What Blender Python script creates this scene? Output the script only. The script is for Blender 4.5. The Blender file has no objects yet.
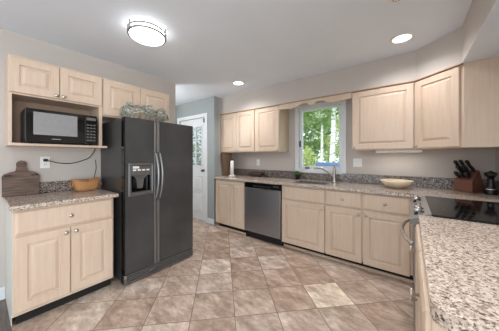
import bpy, bmesh, math, random
from mathutils import Matrix, Vector, Euler
random.seed(7)
R = math.radians
PI = math.pi
scn = bpy.context.scene
col = scn.collection

# ------------------------------------------------------------------ camera, world, lights, exposure
cam_data = bpy.data.cameras.new('camera')
cam = bpy.data.objects.new('camera', cam_data)
col.objects.link(cam)
cam.location = (0, 0, 1.268)
cam.rotation_euler = (R(90), 0, R(37.55))
cam_data.sensor_width = 36
cam_data.lens = 208.8 / 499 * 36
cam_data.shift_y = -8.5 / 499
cam_data.clip_start = 0.02
scn.camera = cam

world = bpy.data.worlds.new('sky')
scn.world = world
world.use_nodes = True
wb = world.node_tree.nodes['Background']
wb.inputs[0].default_value = (0.78, 0.90, 1.0, 1)
wb.inputs[1].default_value = 2.0

def lamp(name, kind, loc, energy, color=(1, 1, 1), rot=(0, 0, 0), **kw):
    d = bpy.data.lights.new(name, kind)
    d.energy = energy
    d.color = color
    for k, v in kw.items():
        setattr(d, k, v)
    o = bpy.data.objects.new(name, d)
    o.location = loc
    o.rotation_euler = rot
    col.objects.link(o)
    return o

lamp('sun', 'SUN', (0, -5, 8), 2.6, (1.0, 0.95, 0.86), (R(38), R(-14), R(10)), angle=R(2))
# added soft fill from behind the camera; no windows are built there
lamp('rear_fill_area', 'AREA', (-0.6, -3.2, 1.5), 32, (0.84, 0.92, 1.0), (R(-90), 0, 0), shape='RECTANGLE', size=4.4, size_y=2.1)
lamp('side_fill_area', 'AREA', (2.9, -1.3, 1.35), 85, (0.90, 0.95, 1.0), (0, R(90), 0), shape='RECTANGLE', size=1.9, size_y=2.6)  # added fill from the right, brightens the left wall and refrigerator
# added fill spot over the near right counter, without a fixture
lamp('can_or_fill_spot', 'SPOT', (0.0, 1.15, 2.39), 58, (0.98, 0.98, 1.0), (0, 0, 0), spot_size=R(150), spot_blend=0.9, shadow_soft_size=0.07)
# added weak overhead fill behind the camera, no real lamp there
lamp('overhead_fill_area', 'AREA', (-0.9, -0.9, 2.38), 12, (0.92, 0.96, 1.0), (0, 0, 0), shape='RECTANGLE', size=2.6, size_y=1.6)
vs = scn.view_settings
lamp('hall_fill_point', 'POINT', (-3.5, 1.5, 1.85), 27, (1, 0.99, 0.97), shadow_soft_size=0.15)  # added fill to brighten the hall and its door, no fixture
vs.view_transform = 'Standard'
vs.look = 'None'
vs.gamma = 1
vs.use_curve_mapping = False
vs.exposure = 0.06

# ------------------------------------------------------------------ materials
def lin(r, g, b):
    f = lambda c: (c / 255 / 12.92) if c / 255 <= 0.04045 else ((c / 255 + 0.055) / 1.055) ** 2.4
    return (f(r), f(g), f(b), 1)

class Nodes:
    def __init__(s, name):
        s.m = bpy.data.materials.new(name)
        s.m.use_nodes = True
        s.t = s.m.node_tree
        s.b = s.t.nodes['Principled BSDF']
        s.out = s.t.nodes['Material Output']
    def n(s, kind, **kw):
        x = s.t.nodes.new(kind)
        for k, v in kw.items():
            setattr(x, k, v)
        return x
    def l(s, a, b):
        s.t.links.new(a, b)
    def ramp(s, fac, stops):
        r = s.n('ShaderNodeValToRGB')
        cr = r.color_ramp
        while len(cr.elements) < len(stops):
            cr.elements.new(0.5)
        for e, (p, c) in zip(cr.elements, stops):
            e.position = p
            e.color = c
        s.l(fac, r.inputs[0])
        return r.outputs[0]
    def coords(s, scale=(1, 1, 1), kind='Object'):
        tc = s.n('ShaderNodeTexCoord')
        mp = s.n('ShaderNodeMapping')
        mp.inputs['Scale'].default_value = scale
        s.l(tc.outputs[kind], mp.inputs[0])
        return mp.outputs[0]
    def noise(s, vec, scale, detail=4, rough=0.55):
        x = s.n('ShaderNodeTexNoise')
        x.inputs['Scale'].default_value = scale
        x.inputs['Detail'].default_value = detail
        x.inputs['Roughness'].default_value = rough
        s.l(vec, x.inputs['Vector'])
        return x.outputs[0]
    def bump(s, h, strength, dist=0.002):
        b = s.n('ShaderNodeBump')
        b.inputs['Strength'].default_value = strength
        b.inputs['Distance'].default_value = dist
        s.l(h, b.inputs['Height'])
        s.l(b.outputs[0], s.b.inputs['Normal'])

def mat(name, c, rough=0.5, metal=0.0, var=0.06, scale=8.0, bump=0.0, spec=0.5, stretch=(1, 1, 1)):
    """A procedural surface: one colour with a soft noise variation."""
    k = Nodes(name)
    v = k.noise(k.coords(stretch), scale)
    lo = tuple(x * (1 - var) for x in c[:3]) + (1,)
    hi = tuple(min(1, x * (1 + var)) for x in c[:3]) + (1,)
    k.l(k.ramp(v, [(0.3, lo), (0.7, hi)]), k.b.inputs['Base Color'])
    k.b.inputs['Roughness'].default_value = rough
    k.b.inputs['Metallic'].default_value = metal
    k.b.inputs['Specular IOR Level'].default_value = spec
    if bump:
        k.bump(v, bump)
    return k.m

M = {}
M['wall'] = mat('wall_paint', lin(198, 189, 181), 0.75, var=0.02, scale=3)
M['hall_wall'] = mat('hall_paint', lin(160, 166, 166), 0.75, var=0.02, scale=3)
M['ceiling'] = mat('ceiling_paint', lin(230, 237, 246), 0.85, var=0.015, scale=3)
M['white'] = mat('white_trim_paint', lin(226, 228, 230), 0.4, var=0.02)
M['plate'] = mat('white_plastic', lin(236, 236, 232), 0.35, var=0.01)
M['maple_dark'] = mat('maple_shadow_gap', lin(146, 104, 76), 0.6, var=0.1)
M['pale_end'] = mat('pale_end_panel', lin(214, 212, 202), 0.45, var=0.02)  # paler than the maple, for the left cabinet's end face
M['ring_metal'] = mat('satin_ring_metal', lin(146, 144, 142), 0.45, 0.5, var=0.04)
M['panel_gray'] = mat('range_panel_gray', lin(128, 122, 117), 0.38, 0.2, var=0.06)
M['blind'] = mat('grey_green_blind', lin(150, 166, 164), 0.6, var=0.08)
M['crown'] = mat('brown_crown', lin(178, 142, 114), 0.5, var=0.08)
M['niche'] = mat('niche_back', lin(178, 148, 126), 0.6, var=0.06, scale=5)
M['black_gap'] = mat('black_recess', lin(22, 20, 19), 0.7)
M['nickel'] = mat('brushed_nickel', lin(200, 194, 186), 0.28, 1.0, var=0.04)
M['chrome'] = mat('polished_steel', lin(210, 210, 208), 0.16, 1.0, var=0.02)
M['black_plastic'] = mat('black_plastic', lin(26, 25, 25), 0.3, var=0.1)
M['black_gloss'] = mat('black_gloss', lin(14, 14, 15), 0.08, var=0.05)
M['gray_plastic'] = mat('gray_plastic', lin(116, 114, 112), 0.35, 0.5, var=0.06)
M['silver_trim'] = mat('silver_trim', lin(150, 149, 148), 0.3, 0.85, var=0.05)
M['glass_screen'] = mat('microwave_window', lin(150, 148, 148), 0.22, var=0.05, scale=30)
M['dark_wood'] = mat('dark_board_wood', lin(98, 76, 62), 0.55, var=0.5, scale=6, stretch=(1, 1.5, 9), bump=0.2)
M['brown_wood'] = mat('red_brown_wood', lin(112, 72, 58), 0.4, var=0.25, scale=8, stretch=(1, 1, 6))
M['brown_weave'] = mat('brown_weave', lin(112, 86, 66), 0.8, var=0.4, scale=60, bump=0.6)
M['dark_tray'] = mat('dark_tray', lin(64, 44, 36), 0.5, var=0.3, scale=25)
M['steel_kick'] = M['black_gap']
M['paper'] = mat('white_paper', lin(238, 234, 226), 0.9, var=0.01, scale=4)
M['bowl'] = mat('cream_bowl', lin(222, 206, 178), 0.3, var=0.06, scale=9)
M['leaf'] = mat('plant_leaf', lin(88, 140, 66), 0.5, var=0.35, scale=40)
M['bark'] = None
M['cord'] = mat('black_rubber', lin(30, 28, 27), 0.5)
M['soil'] = mat('soil', lin(60, 46, 36), 0.9, var=0.3, scale=60)
M['blue'] = mat('blue_cushion', lin(82, 104, 150), 0.7, var=0.1, scale=10)
M['lawn'] = mat('lawn', lin(120, 160, 70), 0.9, var=0.35, scale=2.5)
M['ornament'] = mat('aged_silver', lin(206, 198, 180), 0.3, 0.25, var=0.9, scale=46)
M['bright_knob'] = M['nickel']

def m_maple():
    k = Nodes('pickled_maple')
    v = k.noise(k.coords((14, 14, 1.2)), 3.0, 5, 0.6)
    w = k.noise(k.coords((1.5, 1.5, 0.8)), 2.0, 2)
    mx = k.n('ShaderNodeMix', data_type='FLOAT')
    mx.inputs[0].default_value = 0.4
    k.l(v, mx.inputs[2]); k.l(w, mx.inputs[3])
    k.l(k.ramp(mx.outputs[0], [(0.3, lin(208, 181, 157)), (0.52, lin(216, 193, 171)), (0.72, lin(222, 202, 181))]), k.b.inputs['Base Color'])
    k.b.inputs['Roughness'].default_value = 0.38
    return k.m
M['maple'] = m_maple()

def m_granite(name, base_stops, dark, d_lo, d_hi, fleck):
    k = Nodes(name)
    c = k.coords()
    vo = k.n('ShaderNodeTexVoronoi'); vo.inputs['Scale'].default_value = 130
    k.l(c, vo.inputs['Vector'])
    sep = k.n('ShaderNodeSeparateColor'); k.l(vo.outputs['Color'], sep.inputs[0])
    n1 = k.noise(c, 80, 5, 0.62)
    n2 = k.noise(c, 190, 3, 0.6)
    base = k.ramp(sep.outputs[0], base_stops)
    d1 = k.ramp(n1, [(d_lo, (1, 1, 1, 1)), (d_hi, (0, 0, 0, 1))])
    mx = k.n('ShaderNodeMix', data_type='RGBA')
    k.l(d1, mx.inputs[0]); k.l(base, mx.inputs[6]); mx.inputs[7].default_value = dark
    d2 = k.ramp(n2, [(0.36, (1, 1, 1, 1)), (0.44, (0, 0, 0, 1))])
    mx2 = k.n('ShaderNodeMix', data_type='RGBA')
    k.l(d2, mx2.inputs[0]); k.l(mx.outputs[2], mx2.inputs[6]); mx2.inputs[7].default_value = fleck
    k.l(mx2.outputs[2], k.b.inputs['Base Color'])
    k.b.inputs['Roughness'].default_value = 0.14
    return k.m
M['granite'] = m_granite('speckled_granite', [(0.0, lin(150, 134, 122)), (0.2, lin(188, 170, 154)), (0.5, lin(214, 198, 182)), (0.8, lin(228, 214, 200)), (1.0, lin(196, 172, 154))], lin(92, 78, 70), 0.38, 0.47, lin(112, 96, 88))
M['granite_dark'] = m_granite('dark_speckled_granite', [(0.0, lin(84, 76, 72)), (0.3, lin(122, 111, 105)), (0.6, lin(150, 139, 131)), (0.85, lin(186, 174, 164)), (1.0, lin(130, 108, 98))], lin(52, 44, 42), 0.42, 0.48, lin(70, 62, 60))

def m_tile():
    k = Nodes('stone_floor_tile')
    at = k.n('ShaderNodeAttribute'); at.attribute_name = 'tile'
    off = k.n('ShaderNodeVectorMath', operation='SCALE'); off.inputs['Scale'].default_value = 60
    k.l(at.outputs['Color'], off.inputs[0])
    add = k.n('ShaderNodeVectorMath', operation='ADD')
    k.l(k.coords((1.0, 1.0, 1.0)), add.inputs[0]); k.l(off.outputs[0], add.inputs[1])
    st = k.n('ShaderNodeMapping'); st.inputs['Rotation'].default_value = (0, 0, 0.6); st.inputs['Scale'].default_value = (1.0, 1.9, 1.0)
    k.l(add.outputs[0], st.inputs[0])
    c = st.outputs[0]
    n1 = k.noise(c, 4.2, 8, 0.72)
    n2 = k.noise(c, 14.0, 5, 0.65)
    mo = k.ramp(n1, [(0.30, (0.56, 0.50, 0.46, 1)), (0.48, (0.94, 0.92, 0.90, 1)), (0.64, (1.34, 1.40, 1.42, 1))])
    m1 = k.n('ShaderNodeMix', data_type='RGBA', blend_type='MULTIPLY'); m1.inputs[0].default_value = 1
    k.l(at.outputs['Color'], m1.inputs[6]); k.l(mo, m1.inputs[7])
    mo2 = k.ramp(n2, [(0.35, (0.84, 0.82, 0.81, 1)), (0.65, (1.12, 1.12, 1.12, 1))])
    m2 = k.n('ShaderNodeMix', data_type='RGBA', blend_type='MULTIPLY'); m2.inputs[0].default_value = 1
    k.l(m1.outputs[2], m2.inputs[6]); k.l(mo2, m2.inputs[7])
    # grout from the tile's own uv
    uv = k.n('ShaderNodeTexCoord')
    sx = k.n('ShaderNodeSeparateXYZ'); k.l(uv.outputs['UV'], sx.inputs[0])
    def edge(o):
        a = k.n('ShaderNodeMath', operation='SUBTRACT'); k.l(o, a.inputs[0]); a.inputs[1].default_value = 0.5
        b = k.n('ShaderNodeMath', operation='ABSOLUTE'); k.l(a.outputs[0], b.inputs[0])
        return b.outputs[0]
    mxm = k.n('ShaderNodeMath', operation='MAXIMUM')
    k.l(edge(sx.outputs[0]), mxm.inputs[0]); k.l(edge(sx.outputs[1]), mxm.inputs[1])
    g = k.n('ShaderNodeMath', operation='GREATER_THAN'); k.l(mxm.outputs[0], g.inputs[0]); g.inputs[1].default_value = 0.4915
    m3 = k.n('ShaderNodeMix', data_type='RGBA')
    k.l(g.outputs[0], m3.inputs[0]); k.l(m2.outputs[2], m3.inputs[6]); m3.inputs[7].default_value = lin(128, 108, 94)
    k.l(m3.outputs[2], k.b.inputs['Base Color'])
    k.l(k.ramp(n1, [(0.3, (0.30, 0.30, 0.30, 1)), (0.7, (0.46, 0.46, 0.46, 1))]), k.b.inputs['Roughness'])
    return k.m
M['tile'] = m_tile()

def m_plank():
    k = Nodes('dark_plank_floor')
    v = k.noise(k.coords((1.2, 12, 1)), 4, 5, 0.6)
    k.l(k.ramp(v, [(0.3, lin(84, 72, 66)), (0.7, lin(124, 110, 102))]), k.b.inputs['Base Color'])
    k.b.inputs['Roughness'].default_value = 0.4
    return k.m
M['plank'] = m_plank()

def m_fridge():
    k = Nodes('black_textured_steel')
    c = k.coords()
    v = k.noise(c, 260, 2)
    w = k.noise(c, 2.2, 3)
    k.l(k.ramp(w, [(0.3, lin(56, 56, 55)), (0.7, lin(76, 75, 74))]), k.b.inputs['Base Color'])
    k.l(k.ramp(w, [(0.3, (0.30, 0.30, 0.30, 1)), (0.7, (0.42, 0.42, 0.42, 1))]), k.b.inputs['Roughness'])
    k.bump(v, 0.25, 0.0006)
    return k.m
M['fridge'] = m_fridge()

def m_steel():
    k = Nodes('brushed_stainless')
    v = k.noise(k.coords((1, 1, 140)), 3.0, 3)
    k.l(k.ramp(v, [(0.3, lin(150, 150, 152)), (0.7, lin(172, 172, 174))]), k.b.inputs['Base Color'])
    k.b.inputs['Metallic'].default_value = 0.9
    k.b.inputs['Roughness'].default_value = 0.34
    return k.m
M['steel'] = m_steel()

def m_basket():
    k = Nodes('honey_wicker')
    wv = k.n('ShaderNodeTexWave', wave_type='BANDS', bands_direction='Z')
    wv.inputs['Scale'].default_value = 28; wv.inputs['Distortion'].default_value = 2.0
    k.l(k.coords(), wv.inputs['Vector'])
    k.l(k.ramp(wv.outputs[0], [(0.1, lin(168, 112, 66)), (0.7, lin(214, 160, 104))]), k.b.inputs['Base Color'])
    k.b.inputs['Roughness'].default_value = 0.6
    k.bump(wv.outputs[0], 0.7, 0.004)
    return k.m
M['wicker'] = m_basket()

def m_birch():
    k = Nodes('birch_bark')
    v = k.noise(k.coords((1, 1, 6)), 3.0, 4)
    k.l(k.ramp(v, [(0.34, lin(90, 84, 78)), (0.44, lin(222, 220, 214)), (0.7, lin(240, 238, 232))]), k.b.inputs['Base Color'])
    k.b.inputs['Roughness'].default_value = 0.8
    return k.m
M['birch'] = m_birch()

def m_leaf(name, a, b):
    k = Nodes(name)
    v = k.noise(k.coords(), 2.0, 5)
    k.l(k.ramp(v, [(0.38, a), (0.62, b)]), k.b.inputs['Base Color'])
    k.b.inputs['Roughness'].default_value = 0.55
    k.b.inputs['Subsurface Weight'].default_value = 0.0
    tr = k.n('ShaderNodeBsdfTranslucent'); tr.inputs[0].default_value = b
    mx = k.n('ShaderNodeMixShader'); mx.inputs[0].default_value = 0.4
    k.l(k.b.outputs[0], mx.inputs[1]); k.l(tr.outputs[0], mx.inputs[2]); k.l(mx.outputs[0], k.out.inputs[0])
    return k.m
M['tree_leaf'] = m_leaf('tree_leaf', lin(50, 78, 42), lin(138, 164, 96))
M['tree_leaf_pale'] = m_leaf('pale_leaf', lin(130, 150, 80), lin(200, 208, 140))

def m_glass():
    k = Nodes('window_glass')
    t = k.n('ShaderNodeBsdfTransparent')
    g = k.n('ShaderNodeBsdfGlossy'); g.inputs['Roughness'].default_value = 0.02
    mx = k.n('ShaderNodeMixShader'); mx.inputs[0].default_value = 0.02
    k.l(t.outputs[0], mx.inputs[1]); k.l(g.outputs[0], mx.inputs[2]); k.l(mx.outputs[0], k.out.inputs[0])
    return k.m
M['glass'] = m_glass()

def m_emit(name, c, s):
    k = Nodes(name)
    v = k.noise(k.coords(), 3)
    k.l(k.ramp(v, [(0, c), (1, c)]), k.b.inputs['Emission Color'])
    k.b.inputs['Base Color'].default_value = (0.9, 0.9, 0.88, 1)
    k.b.inputs['Emission Strength'].default_value = s
    return k.m
M['dome'] = m_emit('lit_frosted_glass', (1, 0.99, 0.97, 1), 8.0)
M['can'] = m_emit('lit_downlight', (1, 0.96, 0.9, 1), 4.0)

# ------------------------------------------------------------------ mesh helpers
class MB:
    def __init__(s, mtx=None):
        s.bm = bmesh.new()
        s.mtx = mtx or Matrix.Identity(4)
    def _v(s, p):
        return s.bm.verts.new(s.mtx @ Vector(p))
    def _f(s, vs, smooth=False):
        try:
            f = s.bm.faces.new(vs)
            f.smooth = smooth
            return f
        except ValueError:
            return None
    def box(s, x0, x1, y0, y1, z0, z1, bev=0.0, seg=1):
        v = [s._v(p) for p in ((x0, y0, z0), (x1, y0, z0), (x1, y1, z0), (x0, y1, z0), (x0, y0, z1), (x1, y0, z1), (x1, y1, z1), (x0, y1, z1))]
        fs = [s._f([v[i] for i in q]) for q in ((3, 2, 1, 0), (4, 5, 6, 7), (0, 1, 5, 4), (1, 2, 6, 5), (2, 3, 7, 6), (3, 0, 4, 7))]
        if bev:
            es = list({e for f in fs for e in f.edges})
            bmesh.ops.bevel(s.bm, geom=es, offset=bev, segments=seg, affect='EDGES', profile=0.5)
        return s
    def prism(s, poly, z0, z1, bev=0.0, seg=1):
        a = [s._v((x, y, z0)) for x, y in poly]
        b = [s._v((x, y, z1)) for x, y in poly]
        n = len(poly)
        fs = [s._f(a[::-1]), s._f(b)] + [s._f((a[i], a[(i + 1) % n], b[(i + 1) % n], b[i])) for i in range(n)]
        if bev:
            es = [e for e in set(fs[1].edges) | set(fs[0].edges)]
            bmesh.ops.bevel(s.bm, geom=es, offset=bev, segments=seg, affect='EDGES', profile=0.5)
        return s
    def prism_y(s, poly, y0, y1):
        """Outline in x, z, given a thickness along y."""
        a = [s._v((x, y0, z)) for x, z in poly]
        b = [s._v((x, y1, z)) for x, z in poly]
        n = len(poly)
        s._f(a); s._f(b[::-1])
        for i in range(n):
            s._f((a[(i + 1) % n], a[i], b[i], b[(i + 1) % n]))
        return s
    def tube(s, pts, r, n=8, caps=True):
        pts = [Vector(p) for p in pts]
        rs = r if isinstance(r, (list, tuple)) else [r] * len(pts)
        rings = []
        up = None
        for i, p in enumerate(pts):
            d = (pts[min(i + 1, len(pts) - 1)] - pts[max(i - 1, 0)]).normalized()
            if up is None:
                up = Vector((0, 0, 1)) if abs(d.z) < 0.9 else Vector((1, 0, 0))
            a = d.cross(up).normalized()
            b = a.cross(d).normalized()
            up = b
            rings.append([s._v(p + (a * math.cos(t) + b * math.sin(t)) * rs[i]) for t in [2 * PI * k / n for k in range(n)]])
        for q, w in zip(rings, rings[1:]):
            for k in range(n):
                s._f((q[k], q[(k + 1) % n], w[(k + 1) % n], w[k]), True)
        if caps:
            s._f(rings[0][::-1]); s._f(rings[-1])
        return s
    def lathe(s, prof, center=(0, 0, 0), axis='z', n=24, sx=1.0, sy=1.0):
        """prof: (radius, height) from one end to the other."""
        c = Vector(center)
        rings = []
        for r, h in prof:
            ring = []
            if r < 1e-6:
                ring = [s._v(c + s._ax(0, 0, h, axis))]
            else:
                for k in range(n):
                    t = 2 * PI * k / n
                    ring.append(s._v(c + s._ax(r * math.cos(t) * sx, r * math.sin(t) * sy, h, axis)))
            rings.append(ring)
        for q, w in zip(rings, rings[1:]):
            for k in range(n):
                k2 = (k + 1) % n
                if len(q) == 1 and len(w) == 1:
                    continue
                if len(q) == 1:
                    s._f((q[0], w[k2], w[k]), True)
                elif len(w) == 1:
                    s._f((q[k], q[k2], w[0]), True)
                else:
                    s._f((q[k], q[k2], w[k2], w[k]), True)
        if len(rings[0]) > 1:
            s._f(rings[0][::-1])
        if len(rings[-1]) > 1:
            s._f(rings[-1])
        return s
    def _ax(s, a, b, h, axis):
        if axis == 'z':
            return Vector((a, b, h))
        if axis == '-y':
            return Vector((a, -h, b))
        if axis == 'y':
            return Vector((a, h, -b))
        return Vector((h, a, b))
    def panel(s, x0, x1, z0, z1, y=0.0, t=0.02, frame=0.062):
        """A raised-panel door: front faces -y, back at y."""
        def ring(i, yy):
            return [s._v(p) for p in ((x0 + i, yy, z0 + i), (x1 - i, yy, z0 + i), (x1 - i, yy, z1 - i), (x0 + i, yy, z1 - i))]
        f = y - t
        rs = [ring(0, y), ring(0, f + 0.004), ring(0.004, f), ring(frame, f), ring(frame + 0.002, f + 0.011), ring(frame + 0.009, f + 0.012), ring(frame + 0.030, f + 0.002), ring(frame + 0.033, f + 0.001)]
        s._f(rs[0][::-1])
        for q, w in zip(rs, rs[1:]):
            for k in range(4):
                s._f((q[k], q[(k + 1) % 4], w[(k + 1) % 4], w[k]))
        s._f(rs[-1])
        return s
    def slab(s, x0, x1, z0, z1, y=0.0, t=0.02, edge=0.016):
        def ring(i, yy):
            return [s._v(p) for p in ((x0 + i, yy, z0 + i), (x1 - i, yy, z0 + i), (x1 - i, yy, z1 - i), (x0 + i, yy, z1 - i))]
        f = y - t
        rs = [ring(0, y), ring(0, f + 0.007), ring(edge * 0.6, f + 0.002), ring(edge, f)]
        s._f(rs[0][::-1])
        for q, w in zip(rs, rs[1:]):
            for k in range(4):
                s._f((q[k], q[(k + 1) % 4], w[(k + 1) % 4], w[k]))
        s._f(rs[-1])
        return s
    def build(s, name, material, parent=None, loc=None, rz=None):
        bmesh.ops.recalc_face_normals(s.bm, faces=s.bm.faces)
        me = bpy.data.meshes.new(name)
        s.bm.to_mesh(me)
        s.bm.free()
        me.materials.append(material)
        o = bpy.data.objects.new(name, me)
        col.objects.link(o)
        if parent is not None:
            o.parent = parent
        if loc is not None:
            o.location = loc
        if rz is not None:
            o.rotation_euler = (0, 0, rz)
        return o

def empty(name, loc, rz=0.0):
    o = bpy.data.objects.new(name, None)
    o.empty_display_size = 0.1
    col.objects.link(o)
    o.location = loc
    o.rotation_euler = (0, 0, rz)
    return o

def tag(o, label, cat, group=None, kind=None):
    o['label'] = label
    o['category'] = cat
    if group:
        o['group'] = group
    if kind:
        o['kind'] = kind
    return o

def struct(o):
    o['kind'] = 'structure'
    return o

def copy_tree(o, parent=None):
    c = o.copy()
    col.objects.link(c)
    if parent is not None:
        c.parent = parent
    for ch in list(o.children):
        copy_tree(ch, c)
    return c

def knob(parent, x, z, y=-0.02):
    m = MB()
    m.lathe([(0.006, 0.0), (0.005, 0.012), (0.013, 0.018), (0.0155, 0.023), (0.012, 0.028), (0.0, 0.0295)], (x, y, z), '-y', 14)
    return m.build('knob', M['nickel'], parent)

def door(parent, x0, x1, z0, z1, kx=None, kz=None, frame=0.062):
    d = MB().panel(x0, x1, z0, z1, 0.0, 0.02, frame).build('door', M['maple'], parent)
    if kx is not None:
        knob(d, kx, kz)
    return d

def drawer(parent, x0, x1, z0, z1, with_knob=True, name='drawer'):
    d = MB().slab(x0, x1, z0, z1).build(name, M['maple'], parent)
    if with_knob:
        knob(d, (x0 + x1) / 2, (z0 + z1) / 2)
    return d

# ------------------------------------------------------------------ the setting
WL, WB, WR, CZ = -2.87, 3.19, 0.685, 2.41      # left wall, back wall, right wall, ceiling
HW, HL, SX = 2.70, -4.12, -2.91               # hall door wall, hall left wall, end of the hall wall
LE, TILE_END = 1.86, 0.152                      # left wall ends here; the tiles end here on the left

# floor: every tile a face with its own stone colour
TONES = [(195, 173, 156), (188, 165, 147), (201, 182, 166), (180, 156, 139), (196, 176, 161), (190, 168, 151), (206, 188, 172), (184, 160, 143)]
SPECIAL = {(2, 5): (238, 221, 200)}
def clip(poly, inside, cut):
    out = []
    for i, p in enumerate(poly):
        q = poly[(i + 1) % len(poly)]
        if inside(p):
            out.append(p)
        if inside(p) != inside(q):
            out.append(cut(p, q))
    return out
def build_floor():
    bm = bmesh.new()
    cl = bm.loops.layers.float_color.new('tile')
    uvl = bm.loops.layers.uv.new('UVMap')
    TA, TB, A0, B0 = 0.345, 0.322, 0.10, 0.05
    X0, X1, Y0, Y1 = HL, 3.0, -3.4, WB
    q = math.sqrt(0.5)
    rnd = random.Random(21)
    for i in range(-22, 22):
        for j in range(-16, 24):
            c = SPECIAL.get((i, j)) or rnd.choice(TONES)
            dv = rnd.uniform(-6, 6)
            cc = lin(*[max(0, min(255, v + dv)) for v in c])
            pts = [(A0 + (i + u) * TA, B0 + (j + v) * TB, u, v) for u, v in ((0, 0), (1, 0), (1, 1), (0, 1))]
            poly = [((a - b) * q, (a + b) * q, u, v) for a, b, u, v in pts]
            for k, lim, sgn in ((0, X0, 1), (0, X1, -1), (1, Y0, 1), (1, Y1, -1)):
                def cutf(p, r, k=k, lim=lim):
                    t = (lim - p[k]) / (r[k] - p[k])
                    return tuple(p[n] + t * (r[n] - p[n]) for n in range(4))
                poly = clip(poly, lambda p, k=k, lim=lim, sgn=sgn: (p[k] - lim) * sgn >= 0, cutf)
                if len(poly) < 3:
                    break
            if len(poly) < 3:
                continue
            f = bm.faces.new([bm.verts.new((p[0], p[1], 0)) for p in poly])
            for l, p in zip(f.loops, poly):
                l[cl] = cc
                l[uvl].uv = (p[2], p[3])
    bmesh.ops.recalc_face_normals(bm, faces=bm.faces)
    for f in bm.faces:
        if f.normal.z < 0:
            f.normal_flip()
    me = bpy.data.meshes.new('floor')
    bm.to_mesh(me); bm.free()
    me.materials.append(M['tile'])
    o = bpy.data.objects.new('floor', me)
    col.objects.link(o)
    return struct(o)
build_floor()
struct(MB().box(WL, -2.22, -3.4, TILE_END, 0.0005, 0.004).build('floor_planks', M['plank']))
struct(MB().box(HL - 0.1, 3.0, -3.4, WB + 0.15, CZ, CZ + 0.12).build('ceiling', M['ceiling']))
struct(MB().box(WL - 0.12, WL, -3.4, LE, 0, CZ).build('wall_left', M['wall']))
# back wall with the window opening
WX0, WX1, WZ0, WZ1 = -1.435, -0.775, 1.075, 2.04
bw = MB()
bw.box(SX, WX0, WB, WB + 0.15, 0, CZ); bw.box(WX1, WR + 0.12, WB, WB + 0.15, 0, CZ)
bw.box(WX0, WX1, WB, WB + 0.15, 0, WZ0); bw.box(WX0, WX1, WB, WB + 0.15, WZ1, CZ)
struct(bw.build('wall_back', M['wall']))
struct(MB().box(WR, WR + 0.12, 0.35, WB, 0, CZ).build('wall_right', M['wall']))
struct(MB().box(HL - 0.1, HL, 0.9, HW, 0, CZ).build('wall_hall_left', M['hall_wall']))
struct(MB().box(HL - 0.1, WL - 0.12, 0.8, 0.9, 0, CZ).build('wall_hall_rear', M['hall_wall']))
# hall wall with its door opening; its end returns to the kitchen's back wall
DX0, DX1, DZ = -4.01, -3.165, 2.05
hw = MB()
hw.box(HL - 0.1, DX0, HW, HW + 0.12, 0, CZ); hw.box(DX1, SX, HW, HW + 0.12, 0, CZ); hw.box(DX0, DX1, HW, HW + 0.12, DZ, CZ)
struct(hw.build('wall_hall', M['hall_wall']))
struct(MB().box(SX - 0.12, SX, HW + 0.12, WB + 0.15, 0, CZ).build('wall_return', M['wall']))
# soffit over the wall cabinets
struct(MB().prism([(SX, WB), (SX, 2.86), (0.05, 2.86), (0.362, 2.58), (0.362, 0.35), (WR, 0.35), (WR, WB)], 2.092, CZ).build('ceiling_soffit', M['wall']))
struct(MB().box(SX - 0.001, SX + 0.012, HW - 0.012, HW + 0.0, 0, 0.10).box(DX1 + 0.075, SX + 0.012, HW - 0.014, HW, 0, 0.10, 0.003).build('baseboard_hall', M['white']))
struct(MB().box(WL, WL + 0.014, -3.4, 0.15, 0.004, 0.115, 0.004).build('baseboard_left', M['white']))
struct(MB().box(HL, HL + 0.014, 0.9, HW, 0, 0.10, 0.003).build('baseboard_hall_left', M['white']))

struct(MB().box(0.362, WR, 0.35, 2.588, 2.0895, 2.0919).build('ceiling_soffit_underside', M['ceiling']))

# window 1
w1 = struct(empty('window_1', ((WX0 + WX1) / 2, WB, WZ0)))
def wpart(name, m, mt, kind=True):
    o = m.build(name, M[mt], w1)
    o.matrix_parent_inverse = Matrix.Translation(-Vector(w1.location))
    return o
m = MB()
m.box(WX0 - 0.062, WX0 + 0.004, WB - 0.02, WB - 0.001, WZ0 - 0.055, WZ1 + 0.06, 0.004)
m.box(WX1 - 0.004, WX1 + 0.062, WB - 0.02, WB - 0.001, WZ0 - 0.055, WZ1 + 0.06, 0.004)
m.box(WX0, WX1, WB - 0.02, WB - 0.001, WZ1 - 0.004, WZ1 + 0.06, 0.004)
m.box(WX0, WX1, WB - 0.026, WB - 0.001, WZ0 - 0.055, WZ0 + 0.004, 0.004)
wpart('window_casing', m, 'white')
m = MB()
m.box(WX0, WX0 + 0.052, WB + 0.012, WB + 0.055, WZ0, WZ1, 0.003); m.box(WX1 - 0.045, WX1, WB + 0.012, WB + 0.055, WZ0, WZ1, 0.003)
m.box(WX0 + 0.05, WX1 - 0.043, WB + 0.012, WB + 0.055, WZ0, WZ0 + 0.05, 0.003); m.box(WX0 + 0.05, WX1 - 0.043, WB + 0.012, WB + 0.055, WZ1 - 0.04, WZ1, 0.003)
wpart('window_sash', m, 'white')
wpart('window_pane', MB().box(WX0 + 0.05, WX1 - 0.043, WB + 0.03, WB + 0.034, WZ0 + 0.045, WZ1 - 0.035), 'glass')
wpart('sash_lock', MB().box(WX0 + 0.012, WX0 + 0.028, WB - 0.006, WB + 0.014, 1.43, 1.53, 0.003), 'black_plastic')
m = MB().box(WX0 + 0.10, WX0 + 0.17, WB - 0.002, WB + 0.014, WZ0 + 0.008, WZ0 + 0.03, 0.004)
m.tube([(WX0 + 0.135, WB - 0.002, WZ0 + 0.02), (WX0 + 0.135, WB - 0.02, WZ0 + 0.03), (WX0 + 0.19, WB - 0.025, WZ0 + 0.022)], 0.005, 6)
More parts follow.
